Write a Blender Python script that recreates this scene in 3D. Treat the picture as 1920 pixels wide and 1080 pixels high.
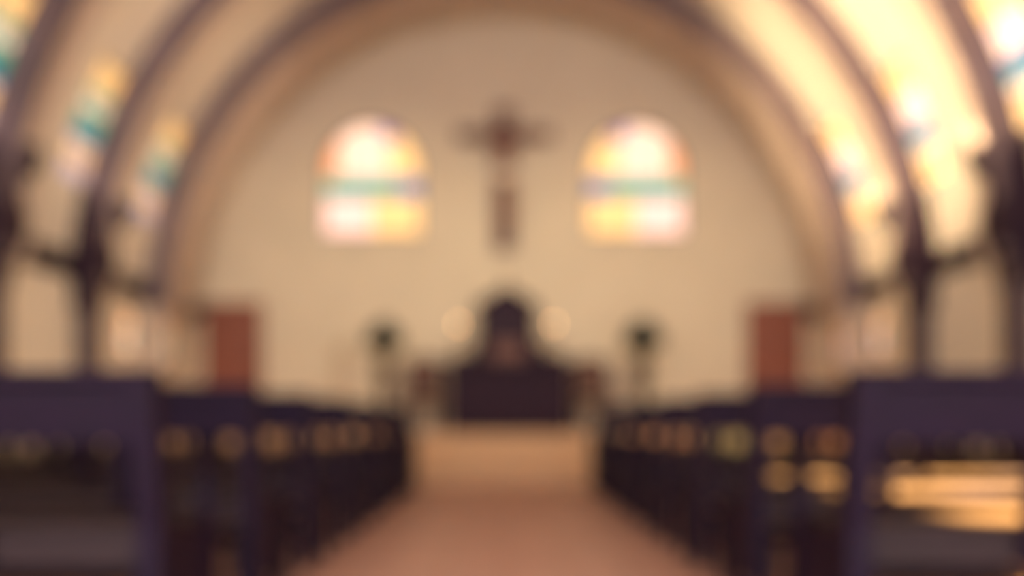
import bpy, bmesh, math, random
from mathutils import Vector, Matrix
random.seed(7)
for o in list(bpy.data.objects): bpy.data.objects.remove(o)
SC = bpy.context.scene
COL = SC.collection
PI = math.pi

# ---------------------------------------------------------------- camera
FPX = 1500.0
cd = bpy.data.cameras.new('camera'); cam = bpy.data.objects.new('camera', cd); COL.objects.link(cam)
cam.location = (0, 0, 0.76); cam.rotation_euler = (PI/2, 0, 0)
cd.sensor_width = 36; cd.lens = 36*FPX/1920
cd.shift_x = 15/1920; cd.shift_y = 250/1920
cd.clip_start = 0.02; cd.clip_end = 200
cd.dof.use_dof = True; cd.dof.focus_distance = 0.40; cd.dof.aperture_fstop = 1.55
SC.camera = cam

# ---------------------------------------------------------------- exposure, world, sun
vs = SC.view_settings
vs.view_transform = 'Standard'; vs.look = 'None'; vs.gamma = 1; vs.use_curve_mapping = False; vs.exposure = 0.0
w = bpy.data.worlds.new('daylight'); SC.world = w; w.use_nodes = True
w.node_tree.nodes['Background'].inputs[0].default_value = (1.0, 0.97, 1.02, 1)
w.node_tree.nodes['Background'].inputs[1].default_value = 4.6

def lamp(name, kind, loc, energy, color, **kw):
    l = bpy.data.lights.new(name, kind); l.energy = energy; l.color = color
    for k, v in kw.items(): setattr(l, k, v)
    o = bpy.data.objects.new(name, l); COL.objects.link(o); o.location = loc
    return o
sun = lamp('sun', 'SUN', (-20, 2, 12), 800, (1.0, 0.97, 0.66), angle=math.radians(1.0))
sun.rotation_euler = Vector((8.0, 0.0, -3.8)).to_track_quat('-Z', 'Y').to_euler()
def fill_spot(name, loc, aim, energy, deg, color):  # unseen spot added as fill; the church has no such fixture
    o = lamp(name, 'SPOT', loc, energy, color, shadow_soft_size=.25, spot_size=math.radians(deg), spot_blend=.8)
    o.rotation_euler = (Vector(aim)-Vector(loc)).to_track_quat('-Z', 'Y').to_euler()
fill_spot('added_vault_fill', (-4.0, 5.0, 3.3), (4.3, 9.0, 4.9), 8000, 35, (1.0, 0.80, 0.52))  # added fill, washes the right of the vault from out of view
fill_spot('added_vault_fill', (4.0, 5.0, 3.3), (-4.0, 9.6, 4.9), 1500, 32, (1.0, 0.84, 0.64))  # weaker added fill for the left of the vault
for s_, e_ in ((-1, 1100), (1, 450)): fill_spot('added_side_wall_fill', (-s_*2.5, 3.0, 5.0), (s_*4.8, 8.6, 1.5), e_, 34, (1.0, 0.88, 0.66))  # added fill brightening the lower side walls, no lamp there
for s_ in (-1, 1): fill_spot('added_altar_fill', (s_*3.0, 6.0, 5.4), (s_*1.6, 12.5, 1.7), 420, 70, (1.0, 0.90, 0.60))  # added unseen fill lifting the lower altar wall

# ---------------------------------------------------------------- materials
MATS = {}
def mat(name, c, rough=0.6, metal=0.0, noise=None, amt=0.15, spec=0.5, bump=0.0, stretch=(1,1,1), emit=None):
    m = bpy.data.materials.new(name); m.use_nodes = True
    nt = m.node_tree; b = nt.nodes['Principled BSDF']
    b.inputs['Base Color'].default_value = (*c, 1); b.inputs['Roughness'].default_value = rough
    b.inputs['Metallic'].default_value = metal; b.inputs['Specular IOR Level'].default_value = spec
    if noise:
        tc = nt.nodes.new('ShaderNodeTexCoord'); mp = nt.nodes.new('ShaderNodeMapping')
        mp.inputs['Scale'].default_value = stretch
        n = nt.nodes.new('ShaderNodeTexNoise'); n.inputs['Scale'].default_value = noise; n.inputs['Detail'].default_value = 6
        r = nt.nodes.new('ShaderNodeValToRGB')
        r.color_ramp.elements[0].color = (*[x*(1-amt) for x in c], 1); r.color_ramp.elements[0].position = .3
        r.color_ramp.elements[1].color = (*[min(1, x*(1+amt)) for x in c], 1); r.color_ramp.elements[1].position = .7
        nt.links.new(tc.outputs['Object'], mp.inputs[0]); nt.links.new(mp.outputs[0], n.inputs[0])
        nt.links.new(n.outputs[0], r.inputs[0]); nt.links.new(r.outputs[0], b.inputs['Base Color'])
        if bump:
            bp = nt.nodes.new('ShaderNodeBump'); bp.inputs['Strength'].default_value = bump; bp.inputs['Distance'].default_value = .01
            nt.links.new(n.outputs[0], bp.inputs['Height']); nt.links.new(bp.outputs[0], b.inputs['Normal'])
    if emit:
        b.inputs['Emission Color'].default_value = (*emit[0], 1); b.inputs['Emission Strength'].default_value = emit[1]
    MATS[name] = m; return m
WALL = mat('back_wall_plaster', (0.74, 0.60, 0.42), .85, noise=1.2, amt=.05, spec=.1)
SIDE = mat('side_wall_plaster', (0.80, 0.65, 0.48), .85, noise=1.2, amt=.06, spec=.1)
VAULT = mat('vault_plaster', (0.70, 0.58, 0.45), .85, noise=1.0, amt=.05, spec=.1)
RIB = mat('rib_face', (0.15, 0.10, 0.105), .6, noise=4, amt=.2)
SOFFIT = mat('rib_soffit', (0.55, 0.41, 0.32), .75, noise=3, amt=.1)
POST = mat('post_wood', (0.03, 0.013, 0.022), .6, spec=.2, noise=5, amt=.3, stretch=(6,6,1))
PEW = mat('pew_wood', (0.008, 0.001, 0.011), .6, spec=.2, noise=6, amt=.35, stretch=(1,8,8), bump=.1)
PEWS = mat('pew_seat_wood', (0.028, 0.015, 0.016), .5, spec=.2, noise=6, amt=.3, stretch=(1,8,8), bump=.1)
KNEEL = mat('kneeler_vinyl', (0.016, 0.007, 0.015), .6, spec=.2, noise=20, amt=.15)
DOOR = mat('door_wood', (0.26, 0.072, 0.036), .5, noise=5, amt=.25, stretch=(6,6,1))
DARK = mat('altar_wood', (0.020, 0.004, 0.013), .6, spec=.2, noise=5, amt=.3, stretch=(6,6,1))
ALT2 = mat('altar_carving', (0.06, 0.022, 0.022), .45, noise=12, amt=.3)
BOOKW = mat('bookstand_wood', (0.15, 0.065, 0.055), .6, noise=6, amt=.2)
BRASS = mat('brass', (0.60, 0.36, 0.14), .28, 1.0)
IRON = mat('dark_iron', (0.035, 0.02, 0.03), .45, .6)
CARPET = mat('step_carpet', (0.56, 0.34, 0.19), .9, noise=60, amt=.15, bump=.2)
MARBLE = mat('altar_cloth', (0.10, 0.035, 0.045), .8, noise=3, amt=.08)
LEAF = mat('leaf', (0.016, 0.024, 0.018), .45, noise=8, amt=.4)
POTM = mat('pot_clay', (0.10, 0.045, 0.035), .7, noise=8, amt=.2)
CROSSW = mat('cross_wood', (0.13, 0.048, 0.038), .5, noise=5, amt=.3, stretch=(6,6,1))
BODY = mat('corpus_wood', (0.26, 0.115, 0.075), .5, noise=8, amt=.15)
WAX = mat('candle_wax', (0.8, 0.7, 0.5), .5)
CHAIRF = mat('chair_velvet', (0.15, 0.07, 0.05), .9, noise=30, amt=.2)
POSTL = mat('pilaster_wood', (0.085, 0.05, 0.05), .6, noise=5, amt=.2, stretch=(6,6,1))
LEAD = mat('window_lead', (0.20, 0.13, 0.10), .6)

def floor_mat():
    m = bpy.data.materials.new('floor_tile'); m.use_nodes = True; nt = m.node_tree; b = nt.nodes['Principled BSDF']
    tc = nt.nodes.new('ShaderNodeTexCoord'); br = nt.nodes.new('ShaderNodeTexBrick')
    br.offset = 0; br.inputs['Scale'].default_value = 1.0
    br.inputs['Color1'].default_value = (0.52, 0.28, 0.19, 1); br.inputs['Color2'].default_value = (0.47, 0.25, 0.175, 1)
    br.inputs['Mortar'].default_value = (0.30, 0.16, 0.11, 1); br.inputs['Mortar Size'].default_value = .006
    br.inputs['Brick Width'].default_value = .32; br.inputs['Row Height'].default_value = .32
    nt.links.new(tc.outputs['Object'], br.inputs[0]); nt.links.new(br.outputs[0], b.inputs['Base Color'])
    b.inputs['Roughness'].default_value = .42; b.inputs['Specular IOR Level'].default_value = .4
    return m
FLOOR = floor_mat()

def glass(name, c, s, t=0.8):
    """stained glass lit by the day outside: glows, and lets tinted sun through"""
    m = bpy.data.materials.new(name); m.use_nodes = True; nt = m.node_tree; nt.nodes.clear()
    out = nt.nodes.new('ShaderNodeOutputMaterial'); ad = nt.nodes.new('ShaderNodeAddShader')
    e = nt.nodes.new('ShaderNodeEmission'); tr = nt.nodes.new('ShaderNodeBsdfTransparent')
    e.inputs[0].default_value = (*c, 1); e.inputs[1].default_value = s
    k = max(c); tr.inputs[0].default_value = (*[t*x/k for x in c], 1)
    nt.links.new(e.outputs[0], ad.inputs[0]); nt.links.new(tr.outputs[0], ad.inputs[1]); nt.links.new(ad.outputs[0], out.inputs[0])
    return m
def glass_set(tag, s, t):
    return {k: glass('%s_%s_glass' % (tag, k), c, s, t) for k, c in (
        ('cream', (1.6, 1.02, .72)), ('rose', (1.6, .95, .76)), ('gold', (1.6, .90, .34)), ('orange', (1.4, .50, .20)),
        ('teal', (.06, .42, .30)), ('blue', (.10, .20, .42)), ('violet', (.26, .14, .40)), ('green', (.40, .62, .38)),
        ('lilac', (.75, .55, .62)))}
GB = glass_set('altar_wall', 1.05, .02)
GL = glass_set('left_side', .8, .02)
GR = glass_set('right_side', 1.7, .02)
GN = glass_set('added_slot', .5, 1.0)  # tinted glass for the added unseen sun slots
GN['gold'] = glass('added_slot_amber_glass', (1.0, .76, .30), .8, 1.0); GN['cream'] = glass('added_slot_pale_glass', (1.0, .84, .58), .8, 1.0)
GLOW = glass_set('low_window', 1.7, .02)

# ---------------------------------------------------------------- mesh helpers
def new_bm(): return bmesh.new()
def add_box(bm, x0, x1, y0, y1, z0, z1, M=None, bev=0.0):
    b = bmesh.new()
    bmesh.ops.create_cube(b, size=1)
    bmesh.ops.scale(b, vec=(x1-x0, y1-y0, z1-z0), verts=b.verts)
    bmesh.ops.translate(b, vec=((x0+x1)/2, (y0+y1)/2, (z0+z1)/2), verts=b.verts)
    if bev: bmesh.ops.bevel(b, geom=b.edges[:], offset=bev, segments=2, affect='EDGES', profile=.5)
    if M: bmesh.ops.transform(b, matrix=M, verts=b.verts)
    me = bpy.data.meshes.new('t'); b.to_mesh(me); b.free(); bm.from_mesh(me); bpy.data.meshes.remove(me)
def add_lathe(bm, prof, seg=20, c=(0, 0, 0), M=None):
    """prof: list of (r, z) bottom to top"""
    rings = []
    T = M or Matrix.Identity(4)
    for r, z in prof:
        r = max(r, 1e-4)
        rings.append([bm.verts.new(T @ Vector((c[0]+r*math.cos(2*PI*i/seg), c[1]+r*math.sin(2*PI*i/seg), c[2]+z))) for i in range(seg)])
    for a, b in zip(rings, rings[1:]):
        for i in range(seg): bm.faces.new((a[i], a[(i+1) % seg], b[(i+1) % seg], b[i]))
    bm.faces.new(rings[0][::-1]); bm.faces.new(rings[-1])
def add_prism(bm, pts, y0, y1, axis='y'):
    """pts in (x,z) extruded along y; or (y,z) along x when axis='x'"""
    f = (lambda p, t: (p[0], t, p[1])) if axis == 'y' else (lambda p, t: (t, p[0], p[1]))
    a = [bm.verts.new(f(p, y0)) for p in pts]; b = [bm.verts.new(f(p, y1)) for p in pts]
    n = len(pts); bm.faces.new(a[::-1]); bm.faces.new(b)
    for i in range(n): bm.faces.new((a[i], a[(i+1) % n], b[(i+1) % n], b[i]))
def add_tube(bm, pts, r, seg=10):
    prev = None
    pts = [Vector(p) for p in pts]
    for i, p in enumerate(pts):
        d = (pts[min(i+1, len(pts)-1)]-pts[max(i-1, 0)]).normalized()
        u = d.orthogonal().normalized() if prev is None else (prev[1]-d*prev[1].dot(d)).normalized()
        v = d.cross(u); rr = r[i] if isinstance(r, (list, tuple)) else r
        ring = [bm.verts.new(p+(u*math.cos(2*PI*k/seg)+v*math.sin(2*PI*k/seg))*rr) for k in range(seg)]
        if prev:
            for k in range(seg): bm.faces.new((prev[0][k], prev[0][(k+1) % seg], ring[(k+1) % seg], ring[k]))
        else: bm.faces.new(ring[::-1])
        prev = (ring, u)
    bm.faces.new(prev[0])
def obj(name, bm, m, parent=None, smooth=False, loc=None):
    bmesh.ops.recalc_face_normals(bm, faces=bm.faces)
    me = bpy.data.meshes.new(name); bm.to_mesh(me); bm.free()
    for mm in (m if isinstance(m, (list, tuple)) else [m]): me.materials.append(mm)
    if smooth:
        for p in me.polygons: p.use_smooth = True
    o = bpy.data.objects.new(name, me); COL.objects.link(o)
    if parent: o.parent = parent
    if loc: o.location = loc
    return o
def thing(name, label, cat, loc=(0, 0, 0), rz=0, group=None):
    o = bpy.data.objects.new(name, None); COL.objects.link(o); o.empty_display_size = .1
    o.location = loc; o.rotation_euler = (0, 0, rz); o['label'] = label; o['category'] = cat
    if group: o['group'] = group
    return o
def tag(o, label, cat, group=None):
    o['label'] = label; o['category'] = cat
    if group: o['group'] = group
    return o
def struct(o, label=None, cat=None):
    o['kind'] = 'structure'
    if label: o['label'] = label
    if cat: o['category'] = cat
    return o
def copy_tree(o, parent=None):
    c = o.copy(); COL.objects.link(c); c.parent = parent
    for ch in list(o.children): copy_tree(ch, c)
    return c
def arch_pts(cx, w, z0, z1, n=16):
    """arch-headed outline, z1 = crown"""
    r = w/2; zs = z1-r
    return [(cx-r, z0), (cx+r, z0)] + [(cx+r*math.cos(PI*i/n), zs+r*math.sin(PI*i/n)) for i in range(n+1)]
def pierced(name, outer, holes, thick, m, xf):
    cu = bpy.data.curves.new(name, 'CURVE'); cu.dimensions = '2D'; cu.fill_mode = 'BOTH'; cu.extrude = thick/2
    for pts in [outer]+holes:
        s = cu.splines.new('POLY'); s.points.add(len(pts)-1); s.use_cyclic_u = True
        for p, q in zip(s.points, pts): p.co = (q[0], q[1], 0, 1)
    t = bpy.data.objects.new('t', cu); COL.objects.link(t)
    me = bpy.data.meshes.new_from_object(t.evaluated_get(bpy.context.evaluated_depsgraph_get()))
    bpy.data.objects.remove(t); me.transform(xf); me.name = name
    me.materials.clear(); me.materials.append(m)
    o = bpy.data.objects.new(name, me); COL.objects.link(o); return o

# ---------------------------------------------------------------- sizes of the room
W = 4.8; ZS = 2.30; YB = 12.52; Y0 = -3.0          # half width, springing height, altar wall, open west end
PF = 0.60                                          # sanctuary platform
RIBS = [10.8, 9.04, 7.31, 5.56, 3.80, 2.05, 0.30]

# floor
bm = new_bm(); add_box(bm, -W-.3, W+.3, Y0, YB+.3, -.2, 0)
struct(obj('floor', bm, FLOOR), 'reddish tan tiled floor running down the centre aisle', 'floor')
# platform with steps
bm = new_bm()
for i in range(4):
    add_box(bm, -W+.002, W-.002, 9.55+.3*i, YB-.002, .15*i+.001, .15*(i+1))
struct(obj('trim_1', bm, CARPET), 'carpeted steps and platform below the altar', 'steps')

# back wall
n = 48
outer = [(-W-.3, -.2), (W+.3, -.2), (W+.3, ZS)] + [((W+.3)*math.cos(PI*i/n), ZS+(W+.3)*math.sin(PI*i/n)) for i in range(1, n)] + [(-W-.3, ZS)]
WX, WW, WZ0, WZ1 = 2.07, 1.56, 3.66, 5.46
holes = [arch_pts(s*WX, WW, WZ0, WZ1) for s in (-1, 1)]
XZ = Matrix.Translation((0, YB+.2, 0)) @ Matrix.Rotation(PI/2, 4, 'X')
struct(pierced('wall_back', outer, holes, .4, WALL, XZ), 'beige plaster wall behind the altar under the round vault', 'wall')

def arch_window(name, cx, y, w, z0, z1, colour_at, gset, label, mirror):
    """window in a wall facing -Y"""
    root = bpy.data.objects.new(name, None); COL.objects.link(root); root.location = (cx, y, z0)
    struct(root, label, 'window')
    r = w/2; h = z1-z0; hs = h-r
    names = list(gset); mats = [gset[k] for k in names]
    bm = new_bm(); nx, nl, nu = 12, 10, 10
    def P(i, j):
        x = -r+w*i/nx
        top = math.sqrt(max(0, r*r-x*x))
        z = hs*j/nl if j <= nl else hs+top*(j-nl)/nu
        return Vector((x, .06, z))
    V = [[bm.verts.new(P(i, j)) for j in range(nl+nu+1)] for i in range(nx+1)]
    for i in range(nx):
        for j in range(nl+nu):
            c = (P(i, j)+P(i+1, j+1))/2
            u = (c.x/w+.5); u = 1-u if mirror else u
            try: f = bm.faces.new((V[i][j], V[i+1][j], V[i+1][j+1], V[i][j+1]))
            except ValueError: continue
            f.material_index = names.index(colour_at(u, c.z/h, i, j))
    bmesh.ops.remove_doubles(bm, verts=bm.verts, dist=1e-4)
    g = obj('window_glass', bm, mats, root)
    bm = new_bm()
    pts = [(p[0], .04, p[1]) for p in arch_pts(0, w-.03, .015, h-.015)]
    add_tube(bm, pts+[pts[0], pts[1]], .035, 8)
    for k in range(1, 4):
        x = -r+w*k/4; add_box(bm, x-.005, x+.005, .03, .055, 0, hs+math.sqrt(r*r-x*x))
    for z in (.20*h, .36*h, .525*h, .75*h):
        hw = r if z <= hs else math.sqrt(max(0, r*r-(z-hs)**2))
        add_box(bm, -hw, hw, .03, .055, z-.005, z+.005)
    obj('window_frame', bm, LEAD, root)
    bm = new_bm(); add_box(bm, -r-.05, r+.05, -.06, .02, -.045, -.002, bev=.008); obj('window_sill', bm, SIDE, root)
    return root
def back_colours(u, v, i, j):
    if .36 < v < .525: return 'teal' if .12 < u < .72 else ('green' if u < .3 else 'blue')
    if v <= .36:
        return 'rose' if u < .5 else 'gold'
    if v > .84 and .58 < u < .76: return 'violet'
    if u < .17: return 'orange'
    if u > .66: return 'gold'
    return 'cream'
arch_window('window_1', -WX, YB, WW, WZ0, WZ1, back_colours, GB, 'round-headed stained glass window left of the crucifix', False)
arch_window('window_2', WX, YB, WW, WZ0, WZ1, back_colours, GB, 'round-headed stained glass window right of the crucifix', True)

# side walls with small low windows
LOWS = [(10.28, .46), (11.45, .46)]
YZ = lambda x: Matrix(((0, 0, 1, x), (1, 0, 0, 0), (0, 1, 0, 0), (0, 0, 0, 1)))
def low_colours(u, v, i, j):
    if v > .5: return ('gold', 'cream', 'gold', 'orange')[(i//3+j//4) % 4]
    return ('lilac', 'cream', 'rose', 'green')[(i//3+j//4) % 4]
nwin = 3
for s, side in ((-1, 'left'), (1, 'right')):
    outer = [(Y0, 0), (YB, 0), (YB, ZS), (Y0, ZS)]
    holes = [arch_pts(y, w_, 1.62, 2.24) for y, w_ in LOWS]
    struct(pierced('wall_%s' % side, outer, holes, .3, SIDE, YZ(s*(W+.15))), 'plaster side wall on the %s of the pews' % side, 'wall')
    for y, w_ in LOWS:
        where = 'nearer' if y < 11 else 'farther'
        r = arch_window('window_%d' % nwin, s*W, y, w_, 1.62, 2.24, low_colours, GLOW,
                        '%s of the two small low windows in the %s side wall by the altar' % (where, side), False)
        r.location = (s*W, y, 1.62); r.rotation_euler = (0, 0, -s*PI/2)
        nwin += 1

# barrel vault with window openings and the added sun slots
TH0, TH1 = math.radians(13), math.radians(29)
WY = [10.46, 8.74, 7.04]; HWY = .33
ADDED_SLOTS = {2.72: .36, 3.49: .20, 4.43: .17}  # added slots out of view, placed so sun lands on pew seats
def vault():
    ys = {Y0, YB}
    for y in WY: ys |= {y-HWY, y+HWY}
    for y in ADDED_SLOTS: ys |= {y-ADDED_SLOTS[y], y+ADDED_SLOTS[y]}
    ys = sorted(ys)
    ths = [0, math.radians(6), TH0] + [TH0+(TH1-TH0)*k/4 for k in range(1, 5)] + [TH1+(PI/2-TH1)*k/14 for k in range(1, 15)]
    ths = ths + [PI-t for t in ths[:-1]][::-1]
    bm = new_bm()
    def P(R, t, y): return bm.verts.new((R*math.cos(t), y, ZS+R*math.sin(t)))
    G = [[P(W, t, y) for y in ys] for t in ths]; H = [[P(W+.25, t, y) for y in ys] for t in ths]
    def hole(i, j):
        ym = (ys[j]+ys[j+1])/2; tm = (ths[i]+ths[i+1])/2
        near = any(abs(ym-y) < ADDED_SLOTS[y] for y in ADDED_SLOTS); far = any(abs(ym-y) < HWY for y in WY)
        in_l = TH0 < PI-tm < TH1; in_r = TH0 < tm < TH1
        return (far and (in_l or in_r)) or (near and in_l)
    nt_, ny = len(ths), len(ys)
    for i in range(nt_-1):
        for j in range(ny-1):
            if hole(i, j):
                for (a, b, ii, jj) in (((i, j), (i+1, j), i, j-1), ((i, j+1), (i+1, j+1), i, j+1), ((i, j), (i, j+1), i-1, j), ((i+1, j), (i+1, j+1), i+1, j)):
                    if 0 <= ii < nt_-1 and 0 <= jj < ny-1 and hole(ii, jj): continue
                    bm.faces.new((G[a[0]][a[1]], G[b[0]][b[1]], H[b[0]][b[1]], H[a[0]][a[1]]))
                continue
            bm.faces.new((G[i][j], G[i+1][j], G[i+1][j+1], G[i][j+1]))
            bm.faces.new((H[i][j], H[i+1][j], H[i+1][j+1], H[i][j+1]))
    o = obj('ceiling', bm, VAULT, smooth=False)
    struct(o, 'cream plaster barrel vault between the arched ribs', 'ceiling')
vault()

def side_window(num, s, y, gset, label):
    root = bpy.data.objects.new('window_%d' % num, None); COL.objects.link(root)
    tm = (TH0+TH1)/2; root.location = (s*(W+.12)*math.cos(tm), y, ZS+(W+.12)*math.sin(tm))
    struct(root, label, 'window')
    names = list(gset); mats = [gset[k] for k in names]; bm = new_bm(); nx, nz = 4, 12
    HW = ADDED_SLOTS.get(y, HWY)
    def P(i, j, R=W+.12):
        t = TH0+(TH1-TH0)*j/nz
        return Vector((s*R*math.cos(t), y-HW+2*HW*i/nx, ZS+R*math.sin(t)))-root.location
    V = [[bm.verts.new(P(i, j)) for j in range(nz+1)] for i in range(nx+1)]
    bands = ['lilac', 'lilac', 'gold', 'cream', 'blue', 'teal', 'teal', 'cream', 'green', 'gold', 'gold', 'gold'] if gset is GL else \
            (['gold', 'gold', 'gold', 'cream', 'teal', 'blue', 'cream', 'cream', 'rose', 'gold', 'gold', 'gold'] if gset is GR else ['gold', 'gold', 'cream']*4)
    for i in range(nx):
        for j in range(nz):
            f = bm.faces.new((V[i][j], V[i+1][j], V[i+1][j+1], V[i][j+1]))
            f.material_index = names.index(bands[j])
    obj('window_glass', bm, mats, root)
    bm = new_bm()
    for i in range(nx+1): add_tube(bm, [P(i, j, W+.09) for j in range(nz+1)], .022 if i in (0, nx) else .008, 6)
    for j in (0, 3, 6, 9, 12): add_tube(bm, [P(i, j, W+.09) for i in range(nx+1)], .022 if j in (0, nz) else .008, 6)
    obj('window_frame', bm, LEAD, root)
for s, side, gs in ((-1, 'left', GL), (1, 'right', GR)):
    for k, y in enumerate(WY):
        side_window(nwin, s, y, gs, '%s stained glass window high on the %s side of the vault' % (('farthest', 'middle', 'nearest')[k], side)); nwin += 1
for y in ADDED_SLOTS:  # added openings that only shape the sun patches on the right pews
    side_window(nwin, -1, y, GN, 'added unseen glazed slot high on the left, letting sun onto the pews'); nwin += 1

# ribs, posts, cornices
for k, y in enumerate(RIBS):
    root = bpy.data.objects.new('trim_%d' % (k+2), None); COL.objects.link(root); root.location = (0, y, ZS)
    struct(root, '%s dark arched rib of the vault, counted from the altar wall' % ('first','second','third','fourth','fifth','sixth','seventh')[k], 'arch')
    def arch(r0, r1, y0, y1, m, nm, n=48):
        bm = new_bm(); rows = []
        for i in range(n+1):
            t = PI*i/n
            rows.append([bm.verts.new((r*math.cos(t), yy, r*math.sin(t))) for r, yy in ((r0, y0), (r1, y0), (r1, y1), (r0, y1))])
        for a, b in zip(rows, rows[1:]):
            for q in range(4): bm.faces.new((a[q], a[(q+1) % 4], b[(q+1) % 4], b[q]))
        bm.faces.new(rows[0]); bm.faces.new(rows[-1][::-1]); return obj(nm, bm, m, root)
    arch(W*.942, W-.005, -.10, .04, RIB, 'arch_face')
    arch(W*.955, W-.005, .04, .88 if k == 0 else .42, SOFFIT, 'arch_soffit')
    for s in (-1, 1):
        bm = new_bm()
        x0, x1 = sorted((s*(W-.005), s*(W-.20)))
        add_box(bm, x0, x1, -.12, .12, -ZS+(PF+.002 if y > 9.5 else .002), .02, bev=.015)
        obj('wall_post', bm, SOFFIT if y > 10 else POSTL, root)
        bm = new_bm()
        pr = [(0, -.3), (.18, -.3), (.22, .0), (.34, .14), (.36, .38), (.30, .56), (.32, .84), (.20, 1.05), (0, 1.15)] if y < 10 else [(0, 0), (.18, .02), (.24, .14), (.26, .26), (0, .40)]
        add_prism(bm, [(s*(W-.01-.9*p[0]-.0), p[1]) for p in pr], -.20, .20)
        obj('corbel', bm, POST if y < 10 else RIB, root)
for s, side in ((-1, 'left'), (1, 'right')):
    bm = new_bm(); x = s*(W-.003)
    pr = [(0, 2.34), (.04, 2.36), (.06, 2.44), (.13, 2.50), (.15, 2.56), (0, 2.56)]
    add_prism(bm, [(x-s*(p[0]+.02), p[1]) for p in pr], Y0+.01, YB-.01)
    struct(obj('trim_%s' % side, bm, POST), 'dark wooden cornice along the %s wall at the foot of the vault' % side, 'cornice')

# doors in the altar wall
for num, s, side in ((1, -1, 'left'), (2, 1, 'right')):
    cx = s*4.22
    root = bpy.data.objects.new('door_%d' % num, None); COL.objects.link(root); root.location = (cx, YB, PF)
    struct(root, 'reddish brown panelled door at the far %s of the altar wall' % side, 'door')
    bm = new_bm(); hw, h = .36, 1.93
    add_box(bm, -hw, hw, -.06, -.005, .002, h)
    for x0, x1 in ((-hw+.08, -.04), (.04, hw-.08)):
        for z0, z1 in ((.15, .8), (.95, h-.15)): add_box(bm, x0, x1, -.085, -.055, z0, z1, bev=.012)
    obj('door_leaf', bm, DOOR, root)
    bm = new_bm()
    add_box(bm, -hw-.08, -hw, -.10, -.005, .002, h+.08); add_box(bm, hw, hw+.08, -.10, -.005, .002, h+.08); add_box(bm, -hw, hw, -.10, -.005, h, h+.08)
    obj('door_frame', bm, DOOR, root)
    bm = new_bm(); add_lathe(bm, [(.012, 0), (.012, .04), (.03, .05), (.03, .08), (.01, .09)], 12, M=Matrix.Translation((-s*.30, -.06, .98)) @ Matrix.Rotation(PI/2, 4, 'X'))
    obj('door_handle', bm, BRASS, root, True)

# ---------------------------------------------------------------- pews
L = 3.45
def make_pew(s):
    """origin on the floor at the aisle end of the back; runs outwards along s*x, seat towards +y"""
    r = thing('church_pew', 'x', 'pew')
    X = lambda a, b: sorted((s*a, s*b))
    T = Matrix.Rotation(math.radians(7), 4, 'X')
    def back(z):  return -(z-.45)*.12
    bm = new_bm()
    x0, x1 = X(.03, L-.03)
    add_prism(bm, [(back(.70), .70), (back(.70)+.03, .70), (back(.875)+.03, .875), (back(.875), .875)], x0, x1, 'x')
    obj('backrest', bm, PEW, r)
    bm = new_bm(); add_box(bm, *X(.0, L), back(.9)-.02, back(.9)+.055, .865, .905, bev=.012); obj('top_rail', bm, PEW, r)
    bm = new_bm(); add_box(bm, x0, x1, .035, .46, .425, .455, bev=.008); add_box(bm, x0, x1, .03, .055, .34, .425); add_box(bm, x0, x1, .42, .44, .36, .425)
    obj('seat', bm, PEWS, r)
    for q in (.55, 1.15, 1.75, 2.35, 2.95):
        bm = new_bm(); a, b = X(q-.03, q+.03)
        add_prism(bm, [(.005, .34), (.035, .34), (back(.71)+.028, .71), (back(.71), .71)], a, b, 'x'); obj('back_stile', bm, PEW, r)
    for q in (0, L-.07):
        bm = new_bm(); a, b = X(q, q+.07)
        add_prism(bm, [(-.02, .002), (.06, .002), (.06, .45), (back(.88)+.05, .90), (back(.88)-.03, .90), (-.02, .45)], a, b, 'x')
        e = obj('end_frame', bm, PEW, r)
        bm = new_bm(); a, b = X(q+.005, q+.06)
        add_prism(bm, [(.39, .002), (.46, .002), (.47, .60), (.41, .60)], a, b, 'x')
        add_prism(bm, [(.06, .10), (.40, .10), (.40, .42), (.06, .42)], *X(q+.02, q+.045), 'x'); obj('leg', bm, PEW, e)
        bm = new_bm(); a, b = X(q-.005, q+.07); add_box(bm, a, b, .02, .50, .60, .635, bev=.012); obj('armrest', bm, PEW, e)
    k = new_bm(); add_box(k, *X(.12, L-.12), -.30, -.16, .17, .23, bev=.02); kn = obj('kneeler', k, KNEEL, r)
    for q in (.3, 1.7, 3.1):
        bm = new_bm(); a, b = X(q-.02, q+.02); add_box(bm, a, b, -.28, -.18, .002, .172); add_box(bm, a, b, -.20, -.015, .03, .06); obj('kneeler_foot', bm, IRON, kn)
    return r
ordin = ['rearmost', 'second from the back', 'third from the back', 'fourth from the back', 'fourth from the altar', 'third from the altar', 'second from the altar', 'front row']
for s, side in ((-1, 'left'), (1, 'right')):
    proto = make_pew(s)
    for k in range(8):
        o = proto if k == 0 else copy_tree(proto)
        o.location = (s*.98, 2.30+.9*k, 0)
        o['label'] = 'dark wooden pew on the %s of the aisle, %s' % (side, ordin[k])
        o['group'] = 'pews on the %s of the aisle' % side

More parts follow.
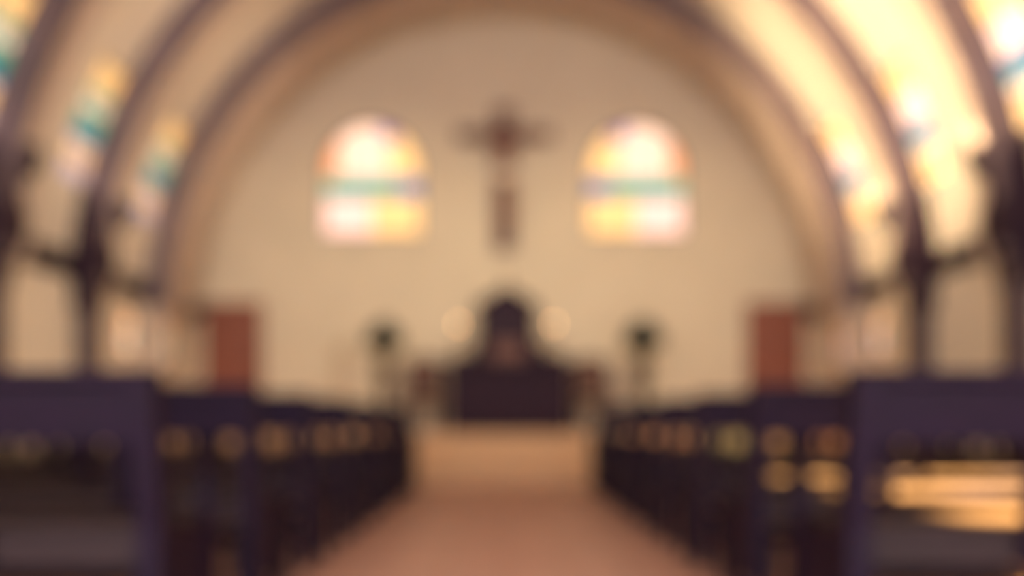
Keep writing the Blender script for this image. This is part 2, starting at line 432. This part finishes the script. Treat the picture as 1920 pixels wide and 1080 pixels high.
# ---------------------------------------------------------------- altar
AY = 11.45
t = thing('altar', 'dark wooden altar with stepped shelves at the head of the aisle', 'altar', (.08, AY, PF))
bm = new_bm(); add_box(bm, -.82, .82, -.42, .35, .002, .92, bev=.01)
for x in (-.62, -.21, .21, .62): add_box(bm, x-.16, x+.16, -.445, -.415, .15, .80, bev=.012)
for x in (-.82, -.41, 0, .41, .82): add_lathe(bm, [(.05, .05), (.05, .12), (.03, .15), (.03, .78), (.05, .82), (.05, .9)], 12, (x, -.43, 0))
obj('base', bm, DARK, t)
bm = new_bm(); add_box(bm, -.92, .92, -.50, .38, .921, .985, bev=.012); obj('altar_top', bm, DARK, t)
bm = new_bm(); add_box(bm, -.80, .80, .02, .36, .986, 1.12, bev=.01); obj('lower_shelf', bm, DARK, t)
bm = new_bm(); add_box(bm, -.52, .52, .06, .36, 1.121, 1.28, bev=.01); obj('upper_shelf', bm, DARK, t)
# tabernacle stands on the shelves
t = thing('tabernacle', 'dark gabled wooden tabernacle with a brass-brown door on the altar', 'tabernacle', (.04, AY+.21, PF+1.282))
bm = new_bm()
add_box(bm, -.36, .36, -.13, .14, 0, .48, bev=.008)
for x in (-.38, .38):
    add_lathe(bm, [(.05, 0), (.05, .05), (.03, .07), (.03, .44), (.05, .48), (.05, .52), (.035, .55), (.005, .70)], 12, (x, -.12, 0))
obj('cabinet', bm, DARK, t)
bm = new_bm(); add_prism(bm, [(-.47, .482), (.47, .482), (.44, .54), (.14, .76), (.05, .80), (-.05, .80), (-.14, .76), (-.44, .54)], -.16, .15); obj('gable', bm, DARK, t)
bm = new_bm(); add_prism(bm, arch_pts(0, .46, .04, .44), -.165, -.131); d = obj('door', bm, DARK, t)
bm = new_bm(); add_box(bm, -.015, .015, -.19, -.165, .12, .34); add_box(bm, -.06, .06, -.19, -.165, .24, .27); obj('door_cross', bm, ALT2, d)
bm = new_bm(); add_lathe(bm, [(.03, .80), (.02, .84), (.035, .88), (.01, .92)], 12); add_box(bm, -.01, .01, -.01, .01, .91, 1.06); add_box(bm, -.05, .05, -.01, .01, .98, 1.0); obj('finial', bm, DARK, t)

t = thing('altar_bookstand', 'small brown slanted bookstand at the middle of the altar top', 'bookstand', (.05, AY-.24, PF+.987))
bm = new_bm(); T = Matrix.Translation((0, .02, .03)) @ Matrix.Rotation(math.radians(-28), 4, 'X')
add_box(bm, -.24, .24, -.012, .012, .0, .30, T, .006); add_box(bm, -.24, .24, -.07, .0, -.012, .012, T, .005); obj('rest', bm, BOOKW, t)
bm = new_bm(); add_box(bm, -.18, .18, -.08, .14, .0, .03, None, .006); add_box(bm, -.03, .03, .09, .12, .03, .20); obj('base', bm, BOOKW, t)
def candle(x, y, z, h, lab, glow):
    t = thing('candlestick', lab, 'candlestick', (x, y, z), 0, 'candlesticks on the altar')
    bm = new_bm(); add_lathe(bm, [(.07, .001), (.07, .015), (.03, .03), (.015, .06), (.025, .12), (.012, .16), (.012, h-.06), (.04, h-.03), (.045, h-.01), (.02, h)], 16)
    obj('holder', bm, BRASS, t, True)
    bm = new_bm(); add_lathe(bm, [(.018, h), (.018, h+.16), (.012, h+.165)], 12); c = obj('candle', bm, WAX, t, True)
    bm = new_bm(); add_lathe(bm, [(.003, h+.165), (.011, h+.185), (.009, h+.205), (.001, h+.235)], 10); obj('flame', bm, glow, c, True)
FL = mat('candle_flame', (1, .6, .2), .5, emit=((1, .50, .2), 22))
for x, d in ((-.66, 'left of'), (.72, 'right of')):
    candle(x, AY+.19, PF+1.121, .26, 'brass candlestick with a lit candle just %s the tabernacle' % d, FL)

# small side seats beside the altar
def seat(x, y, rz, lab):
    t = thing('sanctuary_chair', lab, 'chair', (x, y, PF), rz, 'chairs beside the altar')
    for sx in (-.24, .24):
        for sy in (-.22, .22):
            bm = new_bm(); hh = .45 if sy < 0 else 1.12
            add_box(bm, sx-.025, sx+.025, sy-.025, sy+.025, .002, hh, bev=.006); obj('leg', bm, DARK, t)
        bm = new_bm(); add_box(bm, sx-.03, sx+.03, -.26, .2, .64, .67, bev=.008); add_box(bm, sx-.02, sx+.02, -.24, -.2, .45, .64); obj('armrest', bm, DARK, t)
    bm = new_bm(); add_box(bm, -.27, .27, -.26, .25, .42, .50, bev=.02); obj('seat', bm, CHAIRF, t)
    bm = new_bm(); add_prism(bm, [(-.22, .58), (.22, .58), (.22, 1.05), (.12, 1.13), (0, 1.16), (-.12, 1.13), (-.22, 1.05)], .20, .24); obj('backrest', bm, CHAIRF, t)
seat(1.32, 11.9, 0, 'wooden armchair with reddish upholstery to the right of the altar')
seat(-1.20, 11.9, 0, 'wooden armchair with reddish upholstery to the left of the altar')

# plants on pedestals
def plant(x, y, lab, lab2, r_, sd):
    random.seed(sd)
    t = thing('flower_pedestal', lab2, 'pedestal', (x, y, PF), 0, 'pedestals carrying plants')
    bm = new_bm(); add_lathe(bm, [(.17, .002), (.17, .05), (.11, .09), (.07, .13), (.06, .45), (.075, .72), (.11, .78), (.16, .82), (.16, .86)], 20); obj('column', bm, DARK, t, False)
    t = thing('potted_plant', lab, 'plant', (x, y, PF+.861), 0, 'plants on pedestals beside the altar')
    bm = new_bm(); add_lathe(bm, [(.08, .001), (.12, .14), (.135, .15), (.135, .18), (.12, .18), (.11, .15)], 18); obj('pot', bm, POTM, t)
    bm = new_bm()
    for k in range(420):
        a = random.uniform(0, 2*PI); e = random.uniform(-.25, 1.5); R = r_*random.uniform(.25, 1)
        c = Vector((R*math.cos(a)*math.cos(e), R*math.sin(a)*math.cos(e), .42+R*math.sin(e)*1.15))
        d = Vector((math.cos(a)*math.cos(e), math.sin(a)*math.cos(e), math.sin(e)+.3)).normalized()
        u = d.cross(Vector((random.random(), random.random(), random.random()))).normalized()
        l, wd = random.uniform(.12, .19), random.uniform(.03, .05); nn = d.cross(u)*.015
        v = [bm.verts.new(q) for q in (c-d*l/2, c+u*wd+nn, c+d*l/2-nn, c-u*wd+nn)]
        bm.faces.new((v[0], v[1], v[2])); bm.faces.new((v[0], v[2], v[3]))
    obj('foliage', bm, LEAF, t)
    bm = new_bm()
    for k in range(7):
        a = 2*PI*k/7; add_tube(bm, [(.03*math.cos(a), .03*math.sin(a), .12), (.08*math.cos(a), .08*math.sin(a), .32), (.18*math.cos(a), .18*math.sin(a), .52)], .008, 6)
    obj('stem', bm, LEAF, t)
plant(-1.74, 11.55, 'dark green bushy potted plant left of the altar', 'dark turned pedestal under the plant left of the altar', .26, 3)
plant(2.0, 11.55, 'dark green bushy potted plant right of the altar', 'dark turned pedestal under the plant right of the altar', .27, 5)
# thin floor candle stand at the far left
t = thing('floor_candlestick', 'tall thin dark floor candlestick left of the plants', 'candlestick', (-2.45, 11.9, PF))
bm = new_bm(); add_lathe(bm, [(.15, .002), (.15, .03), (.05, .07), (.025, .12), (.02, .7), (.035, .75), (.02, .8), (.02, 1.15), (.07, 1.2), (.075, 1.23)], 16); obj('stand', bm, BRASS, t, True)
bm = new_bm(); add_lathe(bm, [(.035, 1.23), (.035, 1.52), (.02, 1.53)], 14); obj('candle', bm, WAX, t, True)

# ---------------------------------------------------------------- crucifix
CXY = YB-.02
t = thing('crucifix', 'large dark wooden crucifix with a carved figure hung between the windows', 'crucifix', (0, CXY, 3.42))
bm = new_bm()
add_box(bm, -.155, .155, -.10, -.0, 0, 2.22, bev=.012); obj('upright', bm, CROSSW, t)
bm = new_bm(); add_box(bm, -.74, .74, -.13, -.02, 1.70, 1.87, bev=.012)
obj('crossbeam', bm, CROSSW, t)
bm = new_bm(); add_box(bm, -.13, .13, -.145, -.128, 2.0, 2.1); obj('title_board', bm, BODY, t)
def skin_body(name, joints, edges, m, parent, root=0):
    me = bpy.data.meshes.new(name); me.from_pydata([j[:3] for j in joints], edges, [])
    me.materials.append(m)
    o = bpy.data.objects.new(name, me); COL.objects.link(o); o.parent = parent
    md = o.modifiers.new('skin', 'SKIN')
    for v, j in zip(me.skin_vertices[0].data, joints): v.radius = (j[3], j[4] if len(j) > 4 else j[3])
    me.skin_vertices[0].data[root].use_root = True
    sb = o.modifiers.new('sub', 'SUBSURF'); sb.levels = 2; sb.render_levels = 2
    return o
y = -.24
J = [(0, y, 1.12, .115, .08), (0, y-.02, 1.28, .095, .07), (0, y-.03, 1.46, .125, .085), (0, y-.01, 1.58, .11, .07), (.01, y-.04, 1.65, .045), (.02, y-.07, 1.71, .06, .065), (.025, y-.08, 1.80, .065, .07), (.027, y-.07, 1.86, .04, .045)]
E = [(i, i+1) for i in range(7)]
for s in (-1, 1):
    b = len(J)
    J += [(s*.15, y+.01, 1.585, .055), (s*.33, y+.04, 1.66, .042), (s*.37, y+.045, 1.675, .038), (s*.55, y+.08, 1.76, .028), (s*.60, y+.085, 1.775, .028, .014)]
    E += [(3, b), (b, b+1), (b+1, b+2), (b+2, b+3), (b+3, b+4)]
    for q, (dx, dz) in enumerate(((.085, .030), (.095, .012), (.09, -.006), (.075, -.022), (.035, .035))):
        J.append((s*(.60+dx), y+.08, 1.775+dz, .0095 if q else .0095)); E.append((b+4, len(J)-1))
    b = len(J)
    J += [(s*.075, y, 1.03, .085, .08), (s*.08+.03, y-.10, .66, .052, .055), (s*.06+.03, y-.06, .60, .05), (s*.045+.02, y+.0, .36, .042), (s*.03+.01, y+.06, .20, .028), (s*.025, y+.02, .12, .032, .02), (s*.025, y-.03, .07, .028, .014)]
    E += [(0, b)] + [(b+i, b+i+1) for i in range(6)]
corpus = skin_body('corpus', J, E, BODY, t)
bm = new_bm(); add_lathe(bm, [(.125, 1.00), (.15, 1.02), (.15, 1.12), (.135, 1.18), (.12, 1.19)], 18, (0, 0, 0), M=Matrix.Translation((0, y, 0)) @ Matrix.Diagonal((1.05, .75, 1, 1)))
obj('loincloth', bm, SIDE, t, True)

# ---------------------------------------------------------------- wall uplighters
def uplighter(s, y, energy, lab):
    x = s*(W-.30)
    t = thing('wall_uplighter', lab, 'lamp', (x, y, 3.12), 0, 'wall uplighters')
    bm = new_bm(); add_lathe(bm, [(.02, -.12), (.04, -.08), (.10, -.02), (.15, .08), (.17, .20), (.155, .20), (.13, .09), (.06, .02), (.01, .015)], 18); obj('bowl', bm, IRON, t, True)
    bm = new_bm(); add_tube(bm, [(0, 0, -.05), (s*.09, 0, -.19), (s*.18, 0, -.24), (s*.24, 0, -.21)], .018, 8); add_box(bm, *sorted((s*.215, s*.235)), -.06, .06, -.34, -.08); obj('bracket', bm, IRON, t)
    bm = new_bm(); add_lathe(bm, [(.01, .03), (.035, .05), (.045, .09), (.03, .13), (.005, .15)], 12); obj('bulb', bm, mat('bulb_glow_%d_%d' % (s, y*10), (1, .8, .5), .4, emit=((1, .70, .40), .9)), t, True)
    l = lamp('uplight', 'SPOT', (-s*.02, 0, .24), energy, (1.0, .78, .50), shadow_soft_size=.10, spot_size=math.radians(118), spot_blend=.9); l.parent = t
    l.rotation_euler = Vector((-s*.32, 0, 1)).to_track_quat('-Z', 'Y').to_euler()
for y_, eR, eL, wd in ((9.4, 80, 3, 'farther'), (7.5, 80, 3, 'nearer'), (5.0, 200, 8, 'hidden')):
    if wd == 'hidden': continue
    uplighter(1, y_, eR, '%s dark wall uplighter throwing light up the right of the vault' % wd)
    uplighter(-1, y_, eL, '%s dark wall uplighter on the left wall below the windows' % wd)
